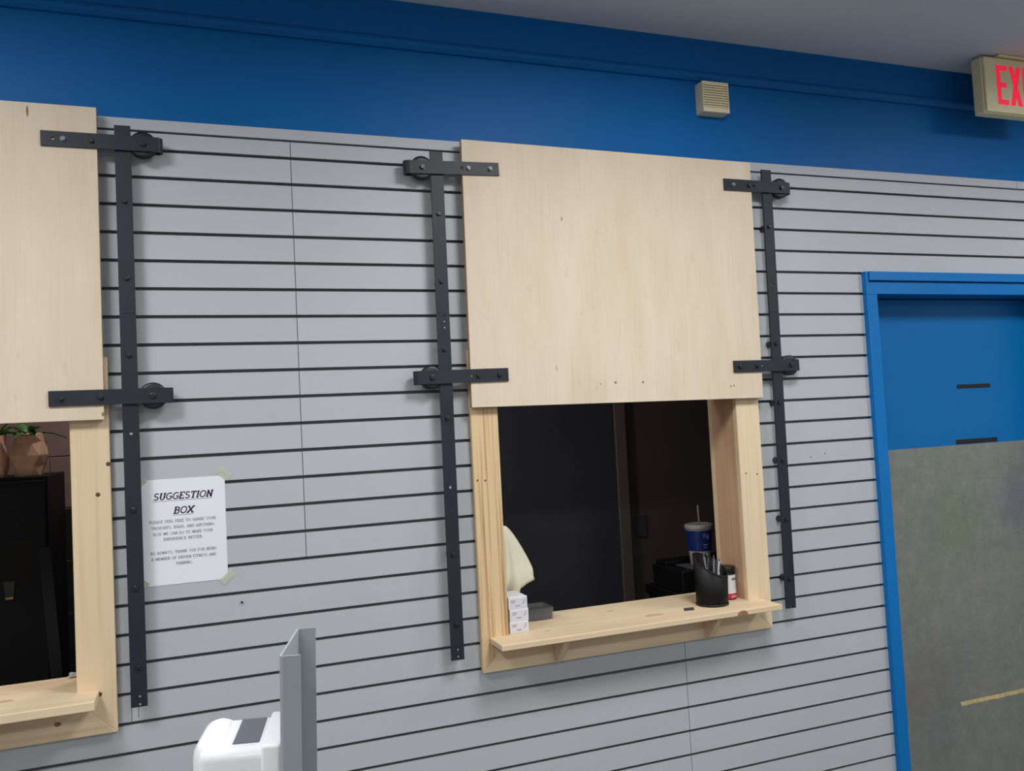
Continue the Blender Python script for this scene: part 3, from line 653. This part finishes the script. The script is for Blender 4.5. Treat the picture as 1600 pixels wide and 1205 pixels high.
# cloth over a bottle
bm = B(); lathe(bm, (0.636, 0.150, SZ + 0.0005), [(0.026, 0), (0.028, 0.004), (0.028, 0.13), (0.018, 0.19), (0.010, 0.21), (0.010, 0.285), (0.008, 0.29)], 'z', 24)
tag(part('bottle', bm, 'grey_plastic'), 'pale grey bottle hidden under the cream cloth', 'bottle')
bm = B(); NT, NA = 16, 96; rings = []
def tip(th): d_ = (th - 0.05 + math.pi) % (2 * math.pi) - math.pi; return math.exp(-(d_ / 0.55) ** 2)
for i in range(NT + 1):
    t = i / NT; ring = []
    for j in range(NA):
        th = 2 * math.pi * j / NA; k = tip(th)
        r0 = 0.018 + 0.048 * t ** 0.6 + 0.058 * k * t ** 1.05
        fold = 0.0105 * t * (math.sin(5 * th + 0.2) + 0.6 * math.sin(9 * th + 2.0 + 2.5 * t) + 0.3 * math.sin(17 * th + 4 * t))
        if t > 0.8: r0 -= (t - 0.8) * 0.10 * (1 - 0.4 * k)
        zz = SZ + 0.0005 + 0.305 - t * (0.212 - 0.030 * k) - 0.004 * math.sin(5 * th) * t
        ring.append(bm.verts.new(V(0.636 + math.cos(th) * (r0 + fold), 0.155 + math.sin(th) * (r0 + fold) * 0.8, zz)))
    rings.append(ring)
for A, Bq in zip(rings, rings[1:]):
    for j in range(NA):
        f = bm.faces.new((A[j], A[(j + 1) % NA], Bq[(j + 1) % NA], Bq[j])); f.smooth = True
f = bm.faces.new(rings[0]); f.smooth = True
o = tag(part('cloth', bm, 'cream_cloth'), 'cream cloth draped behind the white cartons', 'cloth')
md = o.modifiers.new('thickness', 'SOLIDIFY'); md.thickness = 0.0025
# pen cup
pc = thing('pen_cup', 'black slant-top pen cup on the pine shelf', 'cup', (1.318, 0.0, SZ))
bm = B(); N = 36; z = SZ + 0.0006; cx, cy = 1.318, 0.0
def prim(r, zf): return [bm.verts.new(V(cx + math.cos(2 * math.pi * j / N) * r, cy + math.sin(2 * math.pi * j / N) * r * 0.92, zf(math.cos(2 * math.pi * j / N), math.sin(2 * math.pi * j / N)))) for j in range(N)]
topz = lambda c_, s_: z + 0.132 + 0.030 * s_ - 0.020 * c_
R1 = prim(0.052, lambda c_, s_: z); R2 = prim(0.0535, lambda c_, s_: z + 0.004); R3 = prim(0.0575, topz); R4 = prim(0.0555, topz); R5 = prim(0.050, lambda c_, s_: z + 0.004)
for A, Bq in ((R1, R2), (R2, R3), (R3, R4), (R4, R5)):
    for j in range(N):
        f = bm.faces.new((A[j], A[(j + 1) % N], Bq[(j + 1) % N], Bq[j])); f.smooth = A is not R3
bm.faces.new(R1[::-1]); bm.faces.new(R5)
cupb = part('cup_body', bm, 'black_mesh', pc)
bm = B(); P0 = [V(cx + math.cos(2 * math.pi * j / N) * 0.0575, cy + math.sin(2 * math.pi * j / N) * 0.053, 0) for j in range(N)]
pts = [(cx + math.cos(2 * math.pi * j / N) * 0.0568, cy + math.sin(2 * math.pi * j / N) * 0.0522, topz(math.cos(2 * math.pi * j / N), math.sin(2 * math.pi * j / N))) for j in range(N)]
for j in range(N): tube(bm, pts[j], pts[(j + 1) % N], 0.0022, 6)
part('rim', bm, 'black_plastic', cupb, False)
bm = B(); lathe(bm, (cx, cy, z + 0.0005), [(0.0515, 0), (0.0545, 0.001), (0.0545, 0.006), (0.0525, 0.007)], 'z', 36); part('base_ring', bm, 'black_plastic', cupb)
for q, (dx, dy, tx, ty, ln, mt, lab) in enumerate(((0.010, 0.012, -0.012, 0.016, 0.158, 'pen_silver', 'silver pen in the black pen cup, leaning left'), (0.020, 0.006, 0.022, 0.010, 0.150, 'pen_silver', 'silver pen in the middle of the black pen cup'), (0.026, -0.006, 0.034, -0.004, 0.140, 'grey_plastic', 'grey pen at the right side of the pen cup'), (-0.004, 0.018, 0.008, 0.026, 0.155, 'black_plastic', 'black pen at the back of the pen cup'))):
    p0 = Vector((cx + dx * 0.6, cy + dy * 0.6, z + 0.006)); p1 = Vector((cx + tx, cy + ty, z + ln))
    t = thing('pen', lab, 'pen', p0, 'pens in the black cup')
    bm = B(); tube(bm, p0 + (p1 - p0) * 0.08, p1, 0.0042, 10); part('barrel', bm, mt, t)
    bm = B(); d = (p1 - p0).normalized(); tube(bm, p1 + d * 0.0002, p1 + d * 0.008, 0.0026, 8); part('button', bm, 'pen_silver', t)
    bm = B(); tube(bm, p1 - d * 0.035 + Vector((0, -0.0055, 0)), p1 - d * 0.002 + Vector((0, -0.0055, 0)), 0.0012, 6); part('clip', bm, 'pen_silver', t)
# small bottle
sb = thing('pill_bottle', 'black capped bottle with white and red label behind the pen cup', 'bottle', (1.411, 0.045, SZ))
bm = B(); lathe(bm, (1.411, 0.045, SZ + 0.0005), [(0.026, 0), (0.0285, 0.003), (0.0285, 0.086), (0.026, 0.091)], 'z', 28); part('bottle_body', bm, 'black_plastic', sb)
bm = B(); lathe(bm, (1.411, 0.045, SZ + 0.0925), [(0.0285, 0), (0.029, 0.001), (0.029, 0.017), (0.0275, 0.019)], 'z', 28); part('cap', bm, 'black_plastic', sb)
def band(z0, z1, mat, r=0.0288, nm='label_band', a0=0.0, a1=2 * math.pi, par=sb):
    bm = B(); n = 24; A = []; Bq = []
    for i in range(n + 1):
        a = a0 + (a1 - a0) * i / n
        A.append(bm.verts.new(V(1.411 + r * math.cos(a), 0.045 + r * math.sin(a), SZ + z0))); Bq.append(bm.verts.new(V(1.411 + r * math.cos(a), 0.045 + r * math.sin(a), SZ + z1)))
    for i in range(n):
        f = bm.faces.new((A[i], A[i + 1], Bq[i + 1], Bq[i])); f.smooth = True
    return part(nm, bm, mat, par, False)
lw = band(0.022, 0.084, 'carton_white', 0.0288, 'label_white', math.radians(150), math.radians(345)); band(0.004, 0.022, 'label_red'); band(0.008, 0.016, 'label_pink', 0.0290, 'label_stripe', math.radians(260), math.radians(330))
bm = B()
for q in range(6):
    a0 = math.radians(296); pass
band(0.066, 0.074, 'body_ink', 0.0291, 'label_text', math.radians(268), math.radians(318)); band(0.036, 0.064, 'body_ink', 0.0291, 'label_text', math.radians(306), math.radians(313))
bm = B(); prism(bm, [(1.188, -0.034), (1.222, -0.041), (1.240, -0.006), (1.206, -0.001)], 'z', SZ + 0.0003, SZ + 0.0010)
tag(part('sticker', bm, 'sticker_dark'), 'small dark square sticker on the shelf left of the pen cup', 'sticker')

# ------------------------------------------------------------------ back room
bm = B(); box(bm, 0.3, X1, 1.6, 1.7, -ZF, 0.505); wb = tag(part('wall_back_room', bm, 'back_room_paint'), kind='structure')
bm = B(); box(bm, 0.90, 1.795, 1.575, 1.599, -ZF + 0.005, -0.33); dk = tag(part('door_2', bm, 'back_room_door'), 'dark door in the back room', kind='structure')
bm = B(); box(bm, 1.797, 1.862, 1.565, 1.599, -ZF, -0.27, 0.004, 1); tag(part('trim_2', bm, 'back_room_trim'), kind='structure')
bm = B(); box(bm, 1.896, 1.966, 1.592, 1.5995, -1.432, -1.317, 0.002, 1); sw = tag(part('switch_plate', bm, 'back_room_door'), 'dark switch plate on the back room wall seen through the middle window', 'switch')
# painted block wall behind the left window
YBW = 1.30
bm = B(); box(bm, X0, 0.3, YBW + 0.0025, YBW + 0.15, -ZF, 0.505); bw = tag(part('wall_block', bm, 'block_mortar'), kind='structure')
first = first2 = None; zc = -0.832 + 0.2032 * 0.5; 
for r_ in range(-8, 3):
    z = zc + r_ * 0.2032
    for q in range(0, 8):
        x = -2.45 + q * 0.4064 + (0.2032 if r_ % 2 else 0)
        if x + 0.2 > 0.3 or x - 0.2 < X0: continue
        dark = z + 0.05 < -1.0  # lower courses get the colour with shade painted in
        src = first2 if dark else first
        if src is None:
            bm = B(); box(bm, x - 0.1997, x + 0.1997, YBW, YBW + 0.0024, z - 0.0985, z + 0.0985, 0.001, 1); src = part('block', bm, 'block_shaded' if dark else 'block_paint', bw)
            if dark: first2 = src
            else: first = src
        else: inst(src, bw, (x, YBW + 0.0012, z))
# black cabinet with plants
cb = thing('storage_cabinet', 'tall black metal cabinet behind the left window', 'cabinet', (-1.08, 0.72, -ZF))
bm = B(); box(bm, -1.45, -0.7255, 0.575, 0.95, -ZF + 0.0005, -0.882, 0.003, 1); cbb = part('body', bm, 'cabinet_black', cb)
for a, c_ in ((-1.445, -1.09), (-1.086, -0.731)):
    bm = B(); box(bm, a, c_, 0.560, 0.5745, -ZF + 0.05, -0.895, 0.002, 1); d_ = part('door', bm, 'cabinet_black', cb)
    bm = B()
    for q in range(9): box(bm, a + 0.05, c_ - 0.05, 0.5585, 0.5602, -1.10 + q * 0.018, -1.093 + q * 0.018)
    part('vent_ridges', bm, 'cabinet_black', d_)
bm = B(); prism(bm, [(-0.850, -1.200), (-0.818, -1.200), (-0.822, -1.255), (-0.844, -1.255)], 'y', 0.552, 0.5598); hd = part('handle_cup', bm, 'black_plastic', cb)
bm = B(); box(bm, -0.844, -0.822, 0.546, 0.5515, -1.255, -1.247, 0.001, 1); part('pull_lip', bm, 'brass_pull', cb)
def bag_plant(x, y, label, seed, h=0.136, r=0.046):
    rnd = random.Random(seed); zb = -0.8815
    t = thing('potted_plant', label, 'plant', (x, y, zb), 'plants in brown bags on the cabinet')
    bm = B(); N = 9; rings = []
    for k, (kr, kz) in enumerate(((0.86, 0), (0.98, 0.25), (1.1, 0.5), (0.92, 0.78), (0.86, 1.0))):
        rings.append([bm.verts.new(V(x + math.cos(2 * math.pi * j / N + k * 0.25) * r * kr * rnd.uniform(0.82, 1.16), y + math.sin(2 * math.pi * j / N + k * 0.25) * r * kr * rnd.uniform(0.82, 1.16), zb + kz * h * (rnd.uniform(0.95, 1.03) if k else 1))) for j in range(N)])
    for A, Bq in zip(rings, rings[1:]):
        for j in range(N):
            bm.faces.new((A[j], A[(j + 1) % N], Bq[j])); bm.faces.new((A[(j + 1) % N], Bq[(j + 1) % N], Bq[j]))
    bm.faces.new(rings[0][::-1]); bm.faces.new(rings[-1])
    part('paper_bag', bm, 'brown_bag', t)
    for q in range(11):
        a = rnd.uniform(0, 6.28); el = rnd.uniform(0.1, 1.2); ln = rnd.uniform(0.06, 0.10); wd = rnd.uniform(0.018, 0.03)
        d = Vector((math.cos(a) * math.cos(el), math.sin(a) * math.cos(el), math.sin(el))); sd = d.cross(Vector((0, 0, 1))).normalized(); up = sd.cross(d)
        base = Vector((x + math.cos(a) * 0.02, y + math.sin(a) * 0.02, zb + h * 0.98)); bm = B()
        rows = []
        for s_ in (0.0, 0.3, 0.6, 0.85, 1.0):
            cpt = base + d * ln * s_ + Vector((0, 0, -0.035 * s_ * s_)); ww = wd * math.sin(math.pi * min(0.98, 0.12 + 0.86 * s_)) * 0.5
            rows.append([bm.verts.new(V(*(cpt + sd * ww - up * -0.004))), bm.verts.new(V(*cpt)), bm.verts.new(V(*(cpt - sd * ww - up * -0.004)))])
        for A, Bq in zip(rows, rows[1:]):
            for j in (0, 1):
                f = bm.faces.new((A[j], A[j + 1], Bq[j + 1], Bq[j])); f.smooth = True
        o = part('leaf', bm, 'leaf_green', t, False); md = o.modifiers.new('thickness', 'SOLIDIFY'); md.thickness = 0.0008
    return t
bag_plant(-0.782, 0.635, 'green plant in a crumpled brown bag, right one on the cabinet', 3)
bag_plant(-0.888, 0.640, 'green plant in a brown bag, left one on the cabinet at photo edge', 11)
# leaning bar
bm = B(); a = Vector((-0.727, 0.50, -1.10)); d = Vector((-0.625, 0.36, -ZF + 0.001))
sdv = Vector((0.016, 0, 0.0)); dpv = Vector((0, 0.004, 0.0))
vs = [bm.verts.new(V(*(p + s1_ * sdv + s2_ * dpv))) for p in (a, d) for s1_ in (-1, 1) for s2_ in (-1, 1)]
for f in ((0, 1, 3, 2), (4, 6, 7, 5), (0, 4, 5, 1), (2, 3, 7, 6), (0, 2, 6, 4), (1, 5, 7, 3)): bm.faces.new([vs[i] for i in f])
tag(part('metal_bar', bm, 'cabinet_black'), 'dark flat bar leaning against the black cabinet', 'bar')
# crumpled wrapper at the back of the left shelf
bm = B(); bmesh.ops.create_icosphere(bm, subdivisions=2, radius=1.0); rn = random.Random(5)
for v_ in bm.verts:
    k = rn.uniform(0.55, 1.1); v_.co = Vector((-0.612 + v_.co.x * 0.017 * k, 0.150 + v_.co.y * 0.012 * k, ZF + SZ + 0.0085 + v_.co.z * 0.008 * k))
zmin = min(v_.co.z for v_ in bm.verts)
for v_ in bm.verts: v_.co.z += ZF - 1.4215 + 0.0004 - zmin
tag(part('crumpled_wrapper', bm, 'grey_plastic'), 'small crumpled wrapper in the back corner of the left shelf', 'wrapper')
# black printer with the drink cup on it
pt = thing('printer', 'low black printer behind the middle window, drink cup on top', 'printer', (1.67, 0.52, -ZF + 0.905))
PZ = -1.393
bm = B(); box(bm, 1.45, 1.90, 0.40, 0.63, -ZF + 0.905, PZ, 0.005, 2); pb = part('body', bm, 'black_plastic', pt)
bm = B(); box(bm, 1.465, 1.89, 0.545, 0.625, PZ + 0.0002, PZ + 0.016, 0.004, 2); part('rear_cover', bm, 'black_plastic', pt)
bm = B(); box(bm, 1.50, 1.62, 0.405, 0.53, PZ + 0.0002, PZ + 0.004, 0.001, 1); part('control_panel', bm, 'grey_panel', pt)
bm = B(); lathe(bm, (1.535, 0.3998, PZ - 0.055), [(0.004, 0.0), (0.003, -0.001)], 'y', 10); part('power_light', bm, 'pen_silver', pt)
dk_ = thing('side_table', 'dark back room table under the black printer', 'table', (1.69, 0.53, -ZF))
bm = B(); box(bm, 1.44, 1.95, 0.39, 0.68, -ZF + 0.865, -ZF + 0.904, 0.003, 1); part('tabletop', bm, 'cabinet_black', dk_)
for lx in (1.45, 1.91):
    for ly in (0.40, 0.64):
        bm = B(); box(bm, lx, lx + 0.03, ly, ly + 0.03, -ZF + 0.0003, -ZF + 0.8645); part('leg', bm, 'cabinet_black', dk_)
dc = thing('drink_cup', 'blue and white paper drink cup with lid and straw on printer', 'cup', (1.567, 0.455, PZ))
c0 = (1.574, 0.462, PZ + 0.0045)
bm = B(); lathe(bm, c0, [(0.036, 0), (0.038, 0.002), (0.0515, 0.142)], 'z', 32); cbd = part('cup_body', bm, 'cup_white', dc)
bm = B(); lathe(bm, (c0[0], c0[1], c0[2] + 0.058), [(0.0440, 0), (0.0440, 0.0005), (0.0520, 0.080), (0.0520, 0.0805)], 'z', 32); part('blue_band', bm, 'cup_blue', cbd)
bm = B(); lathe(bm, (c0[0], c0[1], c0[2] + 0.1425), [(0.0535, 0), (0.0555, 0.002), (0.0555, 0.014), (0.0535, 0.018), (0.044, 0.020), (0.043, 0.016)], 'z', 32); part('lid', bm, 'cup_white', dc)
bm = B(); tube(bm, (c0[0] + 0.004, c0[1], c0[2] + 0.155), (c0[0] + 0.002, c0[1], c0[2] + 0.235), 0.0033, 10); part('straw', bm, 'cup_white', dc)
bm = B()
for (da, zz, w_, h_) in ((-1.75, 0.112, 0.012, 0.016), (-1.45, 0.105, 0.009, 0.018), (-1.6, 0.082, 0.02, 0.004), (-1.6, 0.072, 0.016, 0.003)):
    rr = 0.0440 + 0.008 * (zz + h_ - 0.058) / 0.08 + 0.0012
    for k in range(4):
        a0 = da + w_ / rr * (k / 4 - 0.5); a1 = da + w_ / rr * ((k + 1) / 4 - 0.5)
        if zz > 0.1 and k % 2 == 0 and w_ > 0.01: continue
        bm.faces.new([bm.verts.new(V(c0[0] + rr * math.cos(a_), c0[1] + rr * math.sin(a_), c0[2] + z_)) for a_, z_ in ((a0, zz), (a1, zz), (a1, zz + h_), (a0, zz + h_))])
part('cup_print', bm, 'cup_print', cbd, False)

for o in bpy.data.objects:
    if '_w' in o: del o['_w']
